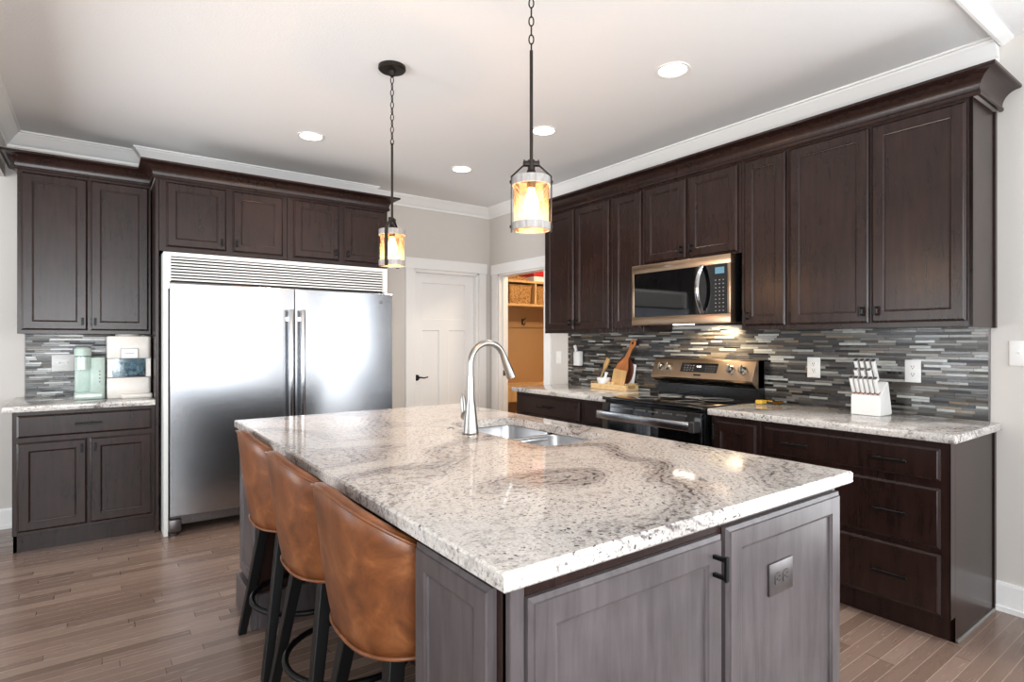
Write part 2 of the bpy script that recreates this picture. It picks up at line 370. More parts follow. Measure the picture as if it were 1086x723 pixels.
def panelled(bm, x0, x1, z0, z1, yb, yf, panels, depth=.008, bev=.006):
    """slab with recessed panels (cells cut by a grid)"""
    xs = sorted({x0, x1, *[p[0] for p in panels], *[p[1] for p in panels]}); zs = sorted({z0, z1, *[p[2] for p in panels], *[p[3] for p in panels]})
    box(bm, x0, x1, yf+depth+.001, yb, z0, z1)
    for i in range(len(xs)-1):
        for j in range(len(zs)-1):
            cx, cz = (xs[i]+xs[i+1])/2, (zs[j]+zs[j+1])/2
            if not any(p[0] < cx < p[1] and p[2] < cz < p[3] for p in panels):
                box(bm, xs[i], xs[i+1], yf, yf+depth+.002, zs[j], zs[j+1])
    for p in panels:
        q = [(p[0], p[2]), (p[1], p[2]), (p[1], p[3]), (p[0], p[3])]
        c = [(p[0]+bev, p[2]+bev), (p[1]-bev, p[2]+bev), (p[1]-bev, p[3]-bev), (p[0]+bev, p[3]-bev)]
        loft(bm, [[(x, yf, z) for x, z in q], [(x, yf+depth, z) for x, z in c]], False, False)
b = B(); d0, d1 = DX0+.02, DX1-.02
panelled(b, d0, d1, .01, DZ-.022, .095, .06, [(-.815, -.29, 1.54, 1.925), (-.815, -.61, .25, 1.425), (-.495, -.29, .25, 1.425)])
dr = struct('door_1', b, M['white'])
h = B(); lathe(h, [(.001, 0), (.03, 0), (.032, .004), (.028, .01), (.012, .014), (.011, .045), (.001, .045)], 20)
xform(h, 0, Matrix.Translation((-.875, .06, .93)) @ Matrix.Rotation(PI/2, 4, 'X'))
tube(h, [(-.875, .018, .93), (-.85, .015, .934), (-.81, .016, .927), (-.765, .02, .936)], [.009, .008, .007, .006], 10)
obj('door_handle', h, M['black'], dr, 40)

# mudroom beyond the doorway
b = B(); box(b, .12, 2.7, .95, 1.07, 0, ZC); struct('wall_mudroom_back', b, M['mudwall'])
b = B(); box(b, 2.58, 2.7, -3, .95, 0, ZC); box(b, .12, 2.7, -3.12, -3, 0, ZC); struct('wall_mudroom_side', b, M['mudwall'])
lk = thing('locker_bench', 'tan mudroom locker with cubbies and bench seen through the doorway', 'locker', (.2, .5, 0))
b = B(); box(b, 0, 2.2, .42, .45, 0, 2.2); obj('back_panel', b, M['tan'], lk)
b = B()
for z in (1.76, 2.06): box(b, 0, 2.2, 0, .42, z, z+.028)
for x in (.0, .845, 1.59, 2.172): box(b, x, x+.028, 0.002, .42, 1.788, 2.06)
obj('cubby_shelf', b, M['boardl'], lk, bevel=.002)
b = B(); box(b, 0, 2.2, .0, .42, .70, .745); box(b, 0, 2.2, .01, .03, .54, .70); obj('bench', b, M['boardl'], lk)
b = B(); box(b, 0, 2.2, .398, .42, 1.50, 1.58); obj('hook_rail', b, M['tan'], lk)
def coat_hook():
    h = B(); box(h, -.012, .012, -.006, 0, -.04, .04, .003)
    tube(h, [(0, -.006, -.02), (0, -.04, -.05), (0, -.06, -.03), (0, -.065, -.01)], .006, 8); tube(h, [(0, -.006, .02), (0, -.05, .03), (0, -.08, .05)], .006, 8)
    return h
tag(obj('coat_hook', coat_hook(), M['black'], None, 40, loc=(1.135, .898, 1.575)), 'dark coat hook on the tan locker board', 'hook')
def basket(x0, x1, label):
    t = thing('storage_basket', label, 'basket', ((x0+x1)/2, .72, 1.788), 0, 'woven baskets in the locker cubbies')
    w_ = (x1-x0)/2; h_ = B()
    loops = [rrect(-w_+.012, w_-.012, -.18, .18, .03), rrect(-w_, w_, -.195, .19, .03)]
    loft(h_, [[(x, y, 0) for x, y in loops[0]], [(x, y, .235) for x, y in loops[1]], [(x*.94, y*.94, .235) for x, y in loops[1]], [(x*.94, y*.94, .02) for x, y in loops[0]]])
    obj('basket_body', h_, M['basket'], t, 40)
    r_ = B(); tube(r_, [(x, y, .237) for x, y in loops[1]], .008, 8, True); obj('rim', r_, M['basket'], t, 60)
basket(.66, 1.02, 'woven storage basket in the left open cubby of the tan locker')
basket(1.1, 1.6, 'woven storage basket partly hidden behind the dark wall cabinet edge')
t = thing('storage_tote', 'white tote with red lid on top of the mudroom locker', 'tote', (1.27, .72, 2.0885))
b = B(); box(b, -.2, .2, -.17, .17, 0, .075, .01); obj('tote_body', b, M['whitep'], t); b = B(); box(b, -.21, .21, -.18, .18, .0755, .16, .012); obj('lid', b, M['red'], t)
b = B(); box(b, -.2, .2, -.14, .14, 0, .03, .004); box(b, -.18, .17, -.13, .12, .031, .058, .004); tag(obj('folded_blanket', b, M['basket'], None, loc=(.80, .72, 2.0885)), 'flat tan folded textile on top of the mudroom locker', 'blanket')
l = bpy.data.lights.new('mudroom_ceiling_lamp', 'POINT'); l.energy = 55; l.color = (1, .80, .58); l.shadow_soft_size = .12
o = bpy.data.objects.new('mudroom_ceiling_lamp', l); C.objects.link(o); o.location = (1.1, -.9, 2.45)

# ---------------------------------------------------------------- backsplashes
b = B(); box(b, -.008, 0, -4.43, -1.322, .914, 1.40); tag(obj('tile_backsplash', b, M['tile']), 'long strip mosaic backsplash behind the range and knife block', 'backsplash')
b = B(); box(b, -3.975, -3.24, -.008, 0, .914, 1.40); tag(obj('tile_backsplash', b, M['tile']), 'short strip mosaic backsplash behind the mint coffee maker', 'backsplash')
b = B(); box(b, -.012, 0, -4.436, -4.43, .914, 1.385); struct('trim_8', b, M['steelo'])
b = B(); box(b, -3.981, -3.975, -.012, 0, .914, 1.385); struct('trim_9', b, M['steelo'])

# ---------------------------------------------------------------- cabinets
def rect(x0, x1, z0, z1, i, y): return [(x0+i, y, z0+i), (x1-i, y, z0+i), (x1-i, y, z1-i), (x0+i, y, z1-i)]
def shaker(b, x0, x1, z0, z1, yf, t=.02, fw=.055):
    L = [rect(x0, x1, z0, z1, 0, yf+t), rect(x0, x1, z0, z1, 0, yf+.009), rect(x0, x1, z0, z1, .009, yf+.0035), rect(x0, x1, z0, z1, .011, yf),
         rect(x0, x1, z0, z1, fw, yf), rect(x0, x1, z0, z1, fw+.003, yf+.003), rect(x0, x1, z0, z1, fw+.008, yf+.0045), rect(x0, x1, z0, z1, fw+.010, yf+.009)]
    loft(b, L)
def slab(b, x0, x1, z0, z1, yf, t=.02):
    loft(b, [rect(x0, x1, z0, z1, 0, yf+t), rect(x0, x1, z0, z1, 0, yf+.009), rect(x0, x1, z0, z1, .010, yf+.0035), rect(x0, x1, z0, z1, .012, yf)])
def pull(x, z, y, vert, ln, parent, out=.03, mat=None):
    b = B(); r = .0045
    if vert:
        for s in (-1, 1): box(b, x-r, x+r, y-out, y, z+s*ln*.36-r, z+s*ln*.36+r)
        box(b, x-.006, x+.006, y-out-.008, y-out, z-ln/2, z+ln/2, .0015, 1)
    else:
        for s in (-1, 1): box(b, x+s*ln*.36-r, x+s*ln*.36+r, y-out, y, z-r, z+r)
        box(b, x-ln/2, x+ln/2, y-out-.008, y-out, z-.006, z+.006, .0015, 1)
    obj('handle', b, mat or M['black'], parent)
def cabinet(name, label, loc, rz, w_, depth, z0, z1, doors=(), drawers=(), toe=0, mat='cab', group=None, cat='cabinet', hl=.05, ends=''):
    t = thing(name, label, cat, loc, rz, group); F = -depth
    b = B(); zb = z0+toe
    T = .018
    box(b, 0, T, F+.02, -.002, zb, z1); box(b, w_-T, w_, F+.02, -.002, zb, z1); box(b, T, w_-T, F+.02, -.002, zb, zb+T); box(b, T, w_-T, F+.02, -.002, z1-T, z1); box(b, T, w_-T, -.012, -.002, zb+T, z1-T)
    obj('carcass', b, M[mat], t)
    b = B(); box(b, 0, w_, F, F+.02, zb, z1, .001, 1); obj('face_frame', b, M[mat], t)
    if toe:
        b = B(); box(b, 0, w_, F+.055, F+.07, z0, zb+.01)
        if 'r' in ends: box(b, w_-T, w_, F+.055, -.002, z0, zb)
        if 'l' in ends: box(b, 0, T, F+.055, -.002, z0, zb)
        obj('toe_kick', b, M[mat], t)
    for (x0, x1, a, c, hp) in doors:
        b = B(); shaker(b, x0, x1, a, c, F-.02, fw=.055 if x1-x0 > .2 else .05); d = obj('door', b, M[mat], t)
        if hp:
            hx = x1-.028 if hp[0] == 'r' else x0+.028
            hz = a+.06 if hp[1] == 'b' else c-.06
            pull(hx, hz, F-.02, True, hl, d)
    for (x0, x1, a, c, hs) in drawers:
        b = B(); slab(b, x0, x1, a, c, F-.02); d = obj('drawer', b, M[mat+'h' if mat == 'cab' else mat], t)
        for hx in hs: pull(hx, (a+c)/2, F-.02, False, .14, d)
    return t
GW = 'dark wall cabinets over the range counter'
R = -PI/2
def RY(y): return (0, y, 0)
UD, ZU0, ZU1 = .33, 1.38, 2.43
def upper(name, label, ya, yb, z0, doors, group=GW):
    w_ = ya-yb
    ds = [((ya-a), (ya-c), z0+.025 if z0 < 1.5 else z0+.012, 2.415, h) for a, c, h in doors]
    return cabinet(name, label, RY(ya), R, w_, UD, z0, ZU1, ds, group=group)
upper('wall_cabinet', 'tall dark two-door wall cabinet next to the mudroom doorway', -1.375, -2.198, ZU0, [(-1.40, -1.768, 'rb'), (-1.782, -2.175, 'lb')])
upper('wall_cabinet', 'narrow single-door wall cabinet just left of the microwave', -2.20, -2.513, ZU0, [(-2.222, -2.498, None)])
upper('wall_cabinet', 'short dark two-door wall cabinet above the microwave', -2.515, -3.296, 1.86, [(-2.535, -2.890, 'rb'), (-2.914, -3.274, 'lb')])
upper('wall_cabinet', 'narrow single-door wall cabinet just right of the microwave', -3.298, -3.592, ZU0, [(-3.322, -3.580, 'lb')])
ur = upper('wall_cabinet', 'tall dark two-door wall cabinet above the knife block', -3.594, -4.455, ZU0, [(-3.606, -4.022, 'rb'), (-4.036, -4.432, 'lb')])
b = B(); box(b, .845, .8605, -.33, -.002, ZU0-.004, ZU1); box(b, .861, .868, -.03, -.002, ZU0-.004, ZU1); obj('side_panel', b, M['cab'], ur)
# cabinet crowns
CC = [(0, 0), (.012, 0), (.016, .008), (.016, .016), (.010, .022)]
CC += [(.010+.066*(1-math.cos(a)), .022+.070*math.sin(a)) for a in [PI/2*k/7 for k in range(1, 8)]]
CC += [(.083, .096), (.083, .108), (0, .108)]
b = B(); sweep(b, CC, [(-.004, -4.472), (-.334, -4.472), (-.334, -1.372), (-.004, -1.372)], -1, 2.428)
tag(obj('cabinet_crown', b, M['cabh'], None, 25), 'long dark cove crown on top of the wall cabinets above the range', 'crown moulding')
FF = .72
b = B(); sweep(b, CC, [(-3.985, -.004), (-3.985, -.434), (-3.252, -.434)], 1, 2.428)
tag(obj('cabinet_crown', b, M['cabh'], None, 25), 'dark cove crown on the wall cabinet over the coffee maker', 'crown moulding')
b = B(); sweep(b, CC, [(-3.248, -.114), (-3.248, -FF-.004), (-1.545, -FF-.004), (-1.545, -.114)], 1, 2.428)
tag(obj('cabinet_crown', b, M['cabh'], None, 25), 'dark cove crown on the cabinets above the refrigerator', 'crown moulding')

# right base cabinets
GB = 'dark base cabinets under the range side counter'
def base(name, label, ya, yb, doors, drawers, ends='', hl=.05):
    return cabinet(name, label, RY(ya), R, ya-yb, .61, 0, .874, [(ya-a, ya-c, z0, z1, h) for a, c, z0, z1, h in doors],
                   [(ya-a, ya-c, z0, z1, [ya-q for q in hs]) for a, c, z0, z1, hs in drawers], .115, group=GB, ends=ends, hl=hl)
base('base_cabinet', 'dark base cabinet with a wide drawer beside the mudroom doorway', -1.33, -2.17, [(-1.35, -1.74, .14, .675, 'rt'), (-1.755, -2.145, .14, .675, 'lt')], [(-1.35, -2.145, .70, .85, (-1.75,))], 'l')
base('base_cabinet', 'narrow dark base cabinet just left of the range', -2.172, -2.432, [(-2.19, -2.415, .14, .675, 'lt')], [(-2.19, -2.415, .70, .85, ())])
base('base_cabinet', 'narrow dark single-door base cabinet just right of the range', -3.275, -3.587, [(-3.293, -3.568, .14, .845, 'lt')], [], hl=.09)
bc = base('base_cabinet', 'dark three-drawer base cabinet at the right end of the counter', -3.589, -4.452, [],
     [(-3.612, -4.420, .705, .845, (-3.80, -4.235)), (-3.612, -4.420, .41, .672, (-3.80, -4.235)), (-3.612, -4.420, .125, .386, (-3.80, -4.235))], 'r')
b = B(); box(b, .858, .864, -.555, -.002, .0, .874); box(b, .8585, .8638, -.61, -.555, .113, .874); box(b, .8645, .870, -.03, -.002, 0, .874); obj('side_panel', b, M['cab'], bc)
b = B(); sweep(b, [(0, 0), (.012, 0), (.010, .006), (.005, .011), (0, .012)], [(.8645, -.03), (.8645, -.555)], -1, 0); obj('shoe_strip', b, M['nickel'], bc)

def counter(name, label, x0, x1, y0, y1, z0=.876, z1=.914):
    b = B(); box(b, x0, x1, y0, y1, z0, z1, .006, 3); return tag(obj(name, b, M['granite'], None, 40), label, 'countertop')
counter('countertop', 'granite counter between the mudroom doorway and the range', -.65, -.0085, -2.436, -1.305)
counter('countertop', 'granite counter carrying the white knife block', -.65, -.0085, -4.482, -3.272)

# left base and wall cabinets (facing the camera)
cabinet('base_cabinet', 'grey-black base cabinet with one drawer and two doors left of the refrigerator', (-3.985, 0, 0), 0, .742, .71, 0, .874,
    [(.022, .368, .137, .687, 'rt'), (.382, .722, .137, .687, 'lt')], [(.022, .722, .715, .853, (.376,))], .115, ends='l')
cabinet('wall_cabinet', 'dark two-door wall cabinet over the coffee and ice makers', (-3.985, 0, 0), 0, .735, .43, 1.36, 2.43,
    [(.020, .368, 1.385, 2.415, 'rb'), (.382, .722, 1.385, 2.415, 'lb')])
counter('countertop', 'short granite counter under the coffee and ice makers', -4.03, -3.2435, -.75, -.0085)
tp = B(); box(tp, -3.242, -3.222, -.72, -.002, 0, 2.43); tag(obj('tall_end_panel', tp, M['cab'], None, bevel=.001), 'tall dark panel between the left counter and the refrigerator', 'panel')
GF = 'dark short cabinets above the refrigerator'
cabinet('wall_cabinet', 'short two-door cabinet above the left door of the refrigerator', (-3.22, 0, 0), 0, .846, FF, 1.935, 2.43,
    [(.042, .418, 1.965, 2.412, 'rb'), (.46, .812, 1.965, 2.412, 'lb')], group=GF)
cabinet('wall_cabinet', 'short two-door cabinet above the right door of the refrigerator', (-2.372, 0, 0), 0, .827, FF, 1.935, 2.43,
    [(.045, .402, 1.965, 2.412, 'rb'), (.447, .800, 1.965, 2.412, 'lb')], group=GF)

b = B(); loft(b, [zl_(rrect(-7.4, -.5, -9.2, -5.7, .05), z) for z in (.0005, .012)]); tag(obj('reflection_rug', b, M['rug'], None, 40), 'charcoal rug added unseen behind the camera to darken the refrigerator reflection', 'rug')  # unseen rug added so the refrigerator reflects a dark band

# ---------------------------------------------------------------- refrigerator
fr = thing('refrigerator', 'wide stainless side-by-side refrigerator with a louvred grille on top', 'refrigerator', (-3.205, 0, 0))
W = 1.60
b = B(); box(b, .03, W-.02, -.80, -.02, .05, 1.90); obj('body', b, M['steelo'], fr)
b = B(); box(b, .0, .026, -.862, -.3, .0, 1.912, .002); box(b, W-.022, W-.002, -.862, -.3, .0, 1.912, .002); box(b, .026, W-.022, -.862, -.80, 1.885, 1.912)
obj('trim_frame', b, M['whitep'], fr)
b = B()
box(b, .026, W-.022, -.835, -.80, 1.715, 1.885); obj('grille_backing', b, M['dark'], fr)
b = B()
for i in range(8):
    z = 1.723+i*.0205; loft(b, [[(x, -.862, z), (x, -.842, z+.004), (x, -.842, z+.010), (x, -.862, z+.010)] for x in (.04, W-.036)])
box(b, .026, .042, -.862, -.836, 1.715, 1.885); box(b, W-.038, W-.022, -.862, -.836, 1.715, 1.885)
obj('grille', b, M['whitep'], fr)
def fridge_door(x0, x1, hx, lx):
    b = B(); n = 14; L = []
    for z, s in ((.135, 1), (.14, 0), (1.695, 0), (1.70, 1)):
        row = []
        for i in range(n+1):
            u = i/n; x = x0+(x1-x0)*u; y = -.906-.004*(1-abs(2*u-1)**3)+(.004 if s else 0)
            row.append((x, y, z))
        row += [(x1, -.805, z), (x0, -.805, z)]
        L.append(row)
    loft(b, L); d = obj('door', b, M['steel'], fr, 30)
    h = B(); box(h, hx-.016, hx+.016, -.982, -.962, .60, 1.545, .006); box(h, hx-.011, hx+.011, -.965, -.90, 1.46, 1.49); box(h, hx-.011, hx+.011, -.965, -.90, .65, .68)
    obj('handle', h, M['steelv'], d, 40)
    g = B(); tube(g, [(lx+.014*math.cos(a), -.912, 1.635+.005*math.sin(a)) for a in [2*PI*k/16 for k in range(16)]], .0015, 6, True)
    for q in range(5): box(g, lx-.014+q*.006, lx-.011+q*.006, -.914, -.908, 1.618, 1.624)
    obj('maker_mark', g, M['grey'], d)
fridge_door(.034, .833, .797, .12); fridge_door(.841, 1.622, .882, 1.52)
b = B(); box(b, .04, W-.03, -.86, -.80, .075, .125); 
for i in range(40): box(b, .17+i*.034, .19+i*.034, -.865, -.858, .088, .112)
obj('base_grille', b, M['steelo'], fr)
b = B(); box(b, .026, .10, -.905, -.80, .03, .115, .01); lathe(b, [(.025, 0), (.028, .02), (.012, .03)], 16, .06, -.86); obj('levelling_foot', b, M['steelo'], fr, 40)
b = B(); box(b, .016, .034, -.90, -.86, 1.66, 1.71, .006); obj('hinge_cover', b, M['whitep'], fr, 40)
b = B(); box(b, W+.005, W+.022, -.885, -.86, 1.66, 1.69, .006); obj('hinge_cover', b, M['whitep'], fr, 40)

# ---------------------------------------------------------------- range
rg = thing('range', 'freestanding electric range with black glass top and warm steel backguard', 'range', (0, -2.44, 0), R)
RW = .826
b = B(); box(b, .004, RW-.004, -.655, -.02, .04, .90, .004); obj('body', b, M['blackenamel'], rg)
b = B(); box(b, 0, RW, -.685, -.06, .90, .922, .006); obj('cooktop', b, M['blackglass'], rg, 40)
b = B()
for cx, cy, r in ((.22, -.50, .11), (.60, -.50, .09), (.22, -.22, .08), (.60, -.22, .11), (.41, -.20, .06)):
    tube(b, [(cx+r*math.cos(a), cy+r*math.sin(a), .9222) for a in [2*PI*k/40 for k in range(40)]], .0012, 4, True)
obj('burner_ring', b, M['grey'], rg)
b = B(); box(b, .006, RW-.006, -.69, -.655, .235, .885, .006); d = obj('oven_door', b, M['blackglass'], rg, 40)
h = B(); box(h, .01, RW-.05, -.752, -.73, .775, .832, .008); 
obj('handle', h, M['steelv'], d, 40)
h = B(); box(h, RW-.05, RW-.012, -.752, -.688, .772, .835, .004)
for i in range(5): box(h, RW-.046, RW-.016, -.754, -.7515, .782+i*.011, .787+i*.011)
obj('handle_bracket', h, M['steelo'], d)
h = B(); box(h, .004, .012, -.75, -.688, .78, .83, .003); obj('handle_bracket', h, M['steelo'], d)
h = B()
for i in range(6): box(h, .10+i*.11, .17+i*.11, -.7, -.689, .855, .863)
obj('vent_slot', h, M['nickel'], d)
b = B(); box(b, .006, RW-.006, -.685, -.655, .05, .225, .006); obj('warming_drawer', b, M['blackenamel'], rg)
# backguard
b = B(); box(b, .02, RW-.008, -.10, -.015, .92, 1.03); obj('riser', b, M['blackenamel'], rg)
b = B(); prof = [(-.155, 1.035), (-.168, 1.05), (-.112, 1.178), (-.10, 1.186), (-.02, 1.186), (-.02, 1.0), (-.10, 1.0)]
loft(b, [[(x, y, z) for y, z in prof] for x in (0, RW)]); bg = obj('backguard', b, M['bronze'], rg, bevel=.003)
b = B(); loft(b, [[(x, y, z) for y, z in [(-.153, 1.033), (-.09, 1.004), (-.09, .998), (-.158, 1.03)]] for x in (.004, RW-.004)]); obj('backguard_lip', b, M['blackenamel'], rg)
sl = math.atan2(.056, .128)                                     # the panel leans back
def on_panel(u, v, out=0):                                      # u along width, v up the slope
    return Vector((u, -.168+v*math.sin(sl)-out*math.cos(sl), 1.05+v*math.cos(sl)+out*math.sin(sl)*-1*-1))
PM = Matrix.Rotation(-sl, 4, 'X')
def pbox(bm, u0, u1, v0, v1, o0, o1):
    s = len(bm.verts); box(bm, u0, u1, -o1, -o0, v0, v1)
    xform(bm, s, Matrix.Translation((0, -.168, 1.05)) @ Matrix.Rotation(-sl, 4, 'X'))
b = B(); pbox(b, .255, .555, .045, .115, 0, .0015); dp_ = obj('display_panel', b, M['blackglass'], bg)
b = B()
for i in range(3):
    for j in range(4): pbox(b, .285+j*.024, .293+j*.024, .056+i*.018, .062+i*.018, .0015, .002)
    for j in range(4): pbox(b, .465+j*.02, .469+j*.02, .056+i*.018, .060+i*.018, .0015, .002)
obj('touch_keys', b, M['grey'], dp_)
q = Matrix.Translation((0, -.168, 1.05)) @ Matrix.Rotation(-sl, 4, 'X') @ Vector((.405, -.002, .088))
text('clock_digits', '4:15', .022, M['dispw'], dp_, q, (PI/2-sl, 0, 0))
b = B(); pbox(b, .375, .435, .018, .032, 0, .001); obj('maker_plate', b, M['dark'], bg)
for u in (.075, .145, .655, .745):
    b = B(); lathe(b, [(.030, 0), (.030, .004), (.024, .006), (.022, .028), (.019, .032)], 24)
    box(b, -.006, .006, -.024, .024, .028, .04, .002)
    xform(b, 0, Matrix.Translation((0, -.168, 1.05)) @ Matrix.Rotation(-sl, 4, 'X') @ Matrix.Translation((u, 0, .075)) @ Matrix.Rotation(PI/2, 4, 'X'))
    obj('knob', b, M['nickel'], bg, 35)
b = B(); box(b, RW-.008, RW, -.09, -.015, .92, 1.185); obj('side_cap', b, M['blackenamel'], rg)

# ---------------------------------------------------------------- microwave
mw = thing('microwave', 'stainless over-the-range microwave with black glass door', 'microwave', (0, -2.478, 0), R)
MW, MZ0, MZ1 = .80, 1.425, 1.852
b = B(); box(b, .004, MW-.004, -.365, -.01, MZ0+.006, MZ1-.002); obj('body', b, M['blackenamel'], mw)
b = B(); panels = None
for a in ((0, MW, MZ1-.058, MZ1), (0, MW, MZ0, MZ0+.058), (0, .022, MZ0+.058, MZ1-.058), (MW-.022, MW, MZ0+.058, MZ1-.058)): box(b, a[0], a[1], -.42, -.365, a[2], a[3], .0025, 2)
obj('front_frame', b, M['bronze'], mw, 40)
b = B(); box(b, .022, .655, -.417, -.37, MZ0+.058, MZ1-.058); dd = obj('door_glass', b, M['blackglass'], mw)
b = B(); box(b, .655, MW-.022, -.4165, -.37, MZ0+.058, MZ1-.058); cp = obj('control_panel', b, M['blackglass'], mw)
b = B(); box(b, .69, .755, -.418, -.4164, 1.735, 1.775); obj('display_screen', b, M['disp'], cp)
b = B()
for i in range(9):
    for j in range(3): box(b, .690+j*.027, .699+j*.027, -.418, -.4164, 1.50+i*.024, 1.506+i*.024)
obj('keys', b, M['grey'], cp)
b = B(); hp = [(.595, -.42+0, 1.495)]; n = 12
pts = [(.60, -.425-.055*math.sin(PI*k/n)**.8, 1.492+.305*k/n) for k in range(n+1)]
tube(b, pts, .016, 10, flat=(.5, 1)); obj('handle', b, M['steelv'], dd, 40)
b = B(); box(b, .30, .36, -.4206, -.42, 1.82, 1.828); obj('maker_mark', b, M['grey'], mw)
b = B(); box(b, .1, .7, -.34, -.12, MZ0-.006, MZ0+.006); obj('vent_filter', b, M['dark'], mw)
b = B(); box(b, .32, .48, -.36, -.34, MZ0-.004, MZ0+.006); ll = obj('task_light', b, M['led'], mw)
l = bpy.data.lights.new('hood_lamp', 'SPOT'); l.energy = 15; l.color = (1, .78, .5); l.spot_size = 2.4; l.shadow_soft_size = .05
o = bpy.data.objects.new('hood_lamp', l); C.objects.link(o); o.parent = mw; o.location = (.47, -.16, MZ0-.02); o.rotation_euler = (math.radians(25), 0, 0)

# ---------------------------------------------------------------- island
IX0, IX1, IY0, IY1 = -3.01, -1.705, -4.527, -2.185
cz = thing('kitchen_island', 'dark island base with window sheen coloured in, panelled ends and a stool recess', 'island')
def faced(b, x0, x1, z0, z1, at, axis, fw=.06):
    s = len(b.verts); shaker(b, x0, x1, z0, z1, -.016, .016, fw)
    return s
YF = IY0+.032; XR = -1.755; XL = -2.975
b = B()
box(b, -2.52, XR, IY1-.03-.6, IY1-.03, .10, .876)
box(b, -2.52, XR, YF, IY1-.63, .10, .66)                         # body below the bowls
box(b, -2.52, -2.30, YF, IY1-.63, .66, .876); box(b, -1.80, XR, YF, IY1-.63, .66, .876); box(b, -2.30, -1.80, YF, -3.80, .66, .876); box(b, -2.30, -1.80, -2.85, -2.815, .66, .876)
box(b, XL, -2.52, YF, YF+.355, .10, .876)                        # near end block
box(b, XL, -2.52, IY1-.34, IY1-.03, .10, .876)                   # far end block
box(b, -2.53, XR-.06, YF+.06, IY1-.09, 0, .10)
obj('carcass', b, M['cab'], cz)
b = B(); box(b, XL, XR, YF-.001, YF+.02, .10, .872); obj('face_frame', b, M['cab'], cz)  # darker tone than the doors stands in for slab overhang shade
b = B(); box(b, XL-.002, XL+.03, YF-.006, YF+.01, .11, .872, .002, 1); obj('corner_post', b, M['cabi'], cz)
b = B(); shaker(b, -2.943, -2.357, .12, .848, YF-.022, .02, .058); d = obj('door', b, M['cabi'], cz)
pull(-2.398, .785, YF-.022, True, .058, d, .03)
b = B(); shaker(b, -2.338, -1.757, .12, .858, YF-.022, .02, .055); ep = obj('end_panel', b, M['cabi'], cz)
# panelled left faces of the two end blocks (facing the stools' side)
def side_face(y0, y1, z0, z1, name):
    b = B(); shaker(b, 0, y1-y0, z0, z1, -.018, .018, .05)
    xform(b, 0, Matrix.Translation((XL, y1, 0)) @ Matrix.Rotation(-PI/2, 4, 'Z'))
    obj(name, b, M['cabi'], cz)
side_face(YF+.04, YF+.345, .12, .858, 'leg_panel'); side_face(IY1-.335, IY1-.035, .175, .858, 'leg_panel')
b = B(); box(b, XL-.03, XL, IY1-.36, IY1-.015, 0, .155, .004); box(b, XL-.0, -2.5, IY1-.36, IY1-.34, 0, .155); obj('plinth', b, M['cabi'], cz)
b = B(); box(b, XL-.01, -2.5, YF-.0, YF+.36, 0, .10); obj('plinth', b, M['cab'], cz)
# slab with sink cut-out
SX0, SX1, SY0, SY1 = -2.215, -1.832, -3.665, -2.915
b = B(); inner = rrect(SX0, SX1, SY0, SY1, .07, 6)
def ringpts(x0, x1, y0, y1):
    out = []; m = len(inner)//4
    for (cx, cy), a0 in zip(((x1, y1), (x0, y1), (x0, y0), (x1, y0)), range(4)):
        for k in range(m):
            u = (k-(m-1)/2)/((m-1)/2)
            e = .018; tt = u
            # spread along the two sides next to the corner
            nx, ny = cx, cy
            ang = [(0, -1, -1, 0), (1, 0, 0, -1), (0, 1, 1, 0), (-1, 0, 0, 1)][a0]
            if u < 0: nx += ang[0]*e*-u; ny += ang[1]*e*-u
            if u > 0: nx += ang[2]*e*u; ny += ang[3]*e*u
            out.append((nx, ny))
    return out
def zl(P, z): return [(x, y, z) for x, y in P]
O0 = ringpts(IX0, IX1, IY0, IY1); O1 = ringpts(IX0+.005, IX1-.005, IY0+.005, IY1-.005)
loops = [zl(inner, .878), zl(O1, .878), zl(O0, .883), zl(O0, .910), zl(O1, .915), zl(inner, .915), zl(inner, .878)]
loft(b, loops, False, False); bmesh.ops.remove_doubles(b, verts=b.verts, dist=1e-5)
tag(obj('island_countertop', b, M['granite'], None, 40), 'large swirled white granite slab on the island with sink cut-out', 'countertop')
# sink
sk = thing('kitchen_sink', 'stainless undermount double bowl sink set in the island granite', 'sink', (0, 0, 0))
def bowl(x0, x1, y0, y1, zt, zb):
    b = B(); r = .065
    loft(b, [zl(rrect(x0-.012, x1+.012, y0-.008, y1+.008, r+.01), zt), zl(rrect(x0, x1, y0, y1, r), zt-.004), zl(rrect(x0+.006, x1-.006, y0+.006, y1-.006, r), zb+.03),
             zl(rrect(x0+.03, x1-.03, y0+.03, y1-.03, r), zb), zl(rrect((x0+x1)/2-.02, (x0+x1)/2+.02, (y0+y1)/2-.02, (y0+y1)/2+.02, .019), zb-.006)], False, True)
    obj('bowl', b, M['sink'], sk, 50)
    b = B(); lathe(b, [(.045, zb-.003), (.045, zb+.002), (.03, zb), (.001, zb-.004)], 20, (x0+x1)/2, (y0+y1)/2); obj('drain', b, M['steelo'], sk, 50)
ym = -3.27
bowl(SX0-.012, SX1+.012, ym+.014, SY1+.012, .8765, .70); bowl(SX0-.012, SX1+.012, SY0-.012, ym-.014, .8765, .70)
b = B(); box(b, SX0-.01, SX1+.01, ym-.016, ym+.016, .85, .866, .006); obj('divider', b, M['sink'], sk, 40)
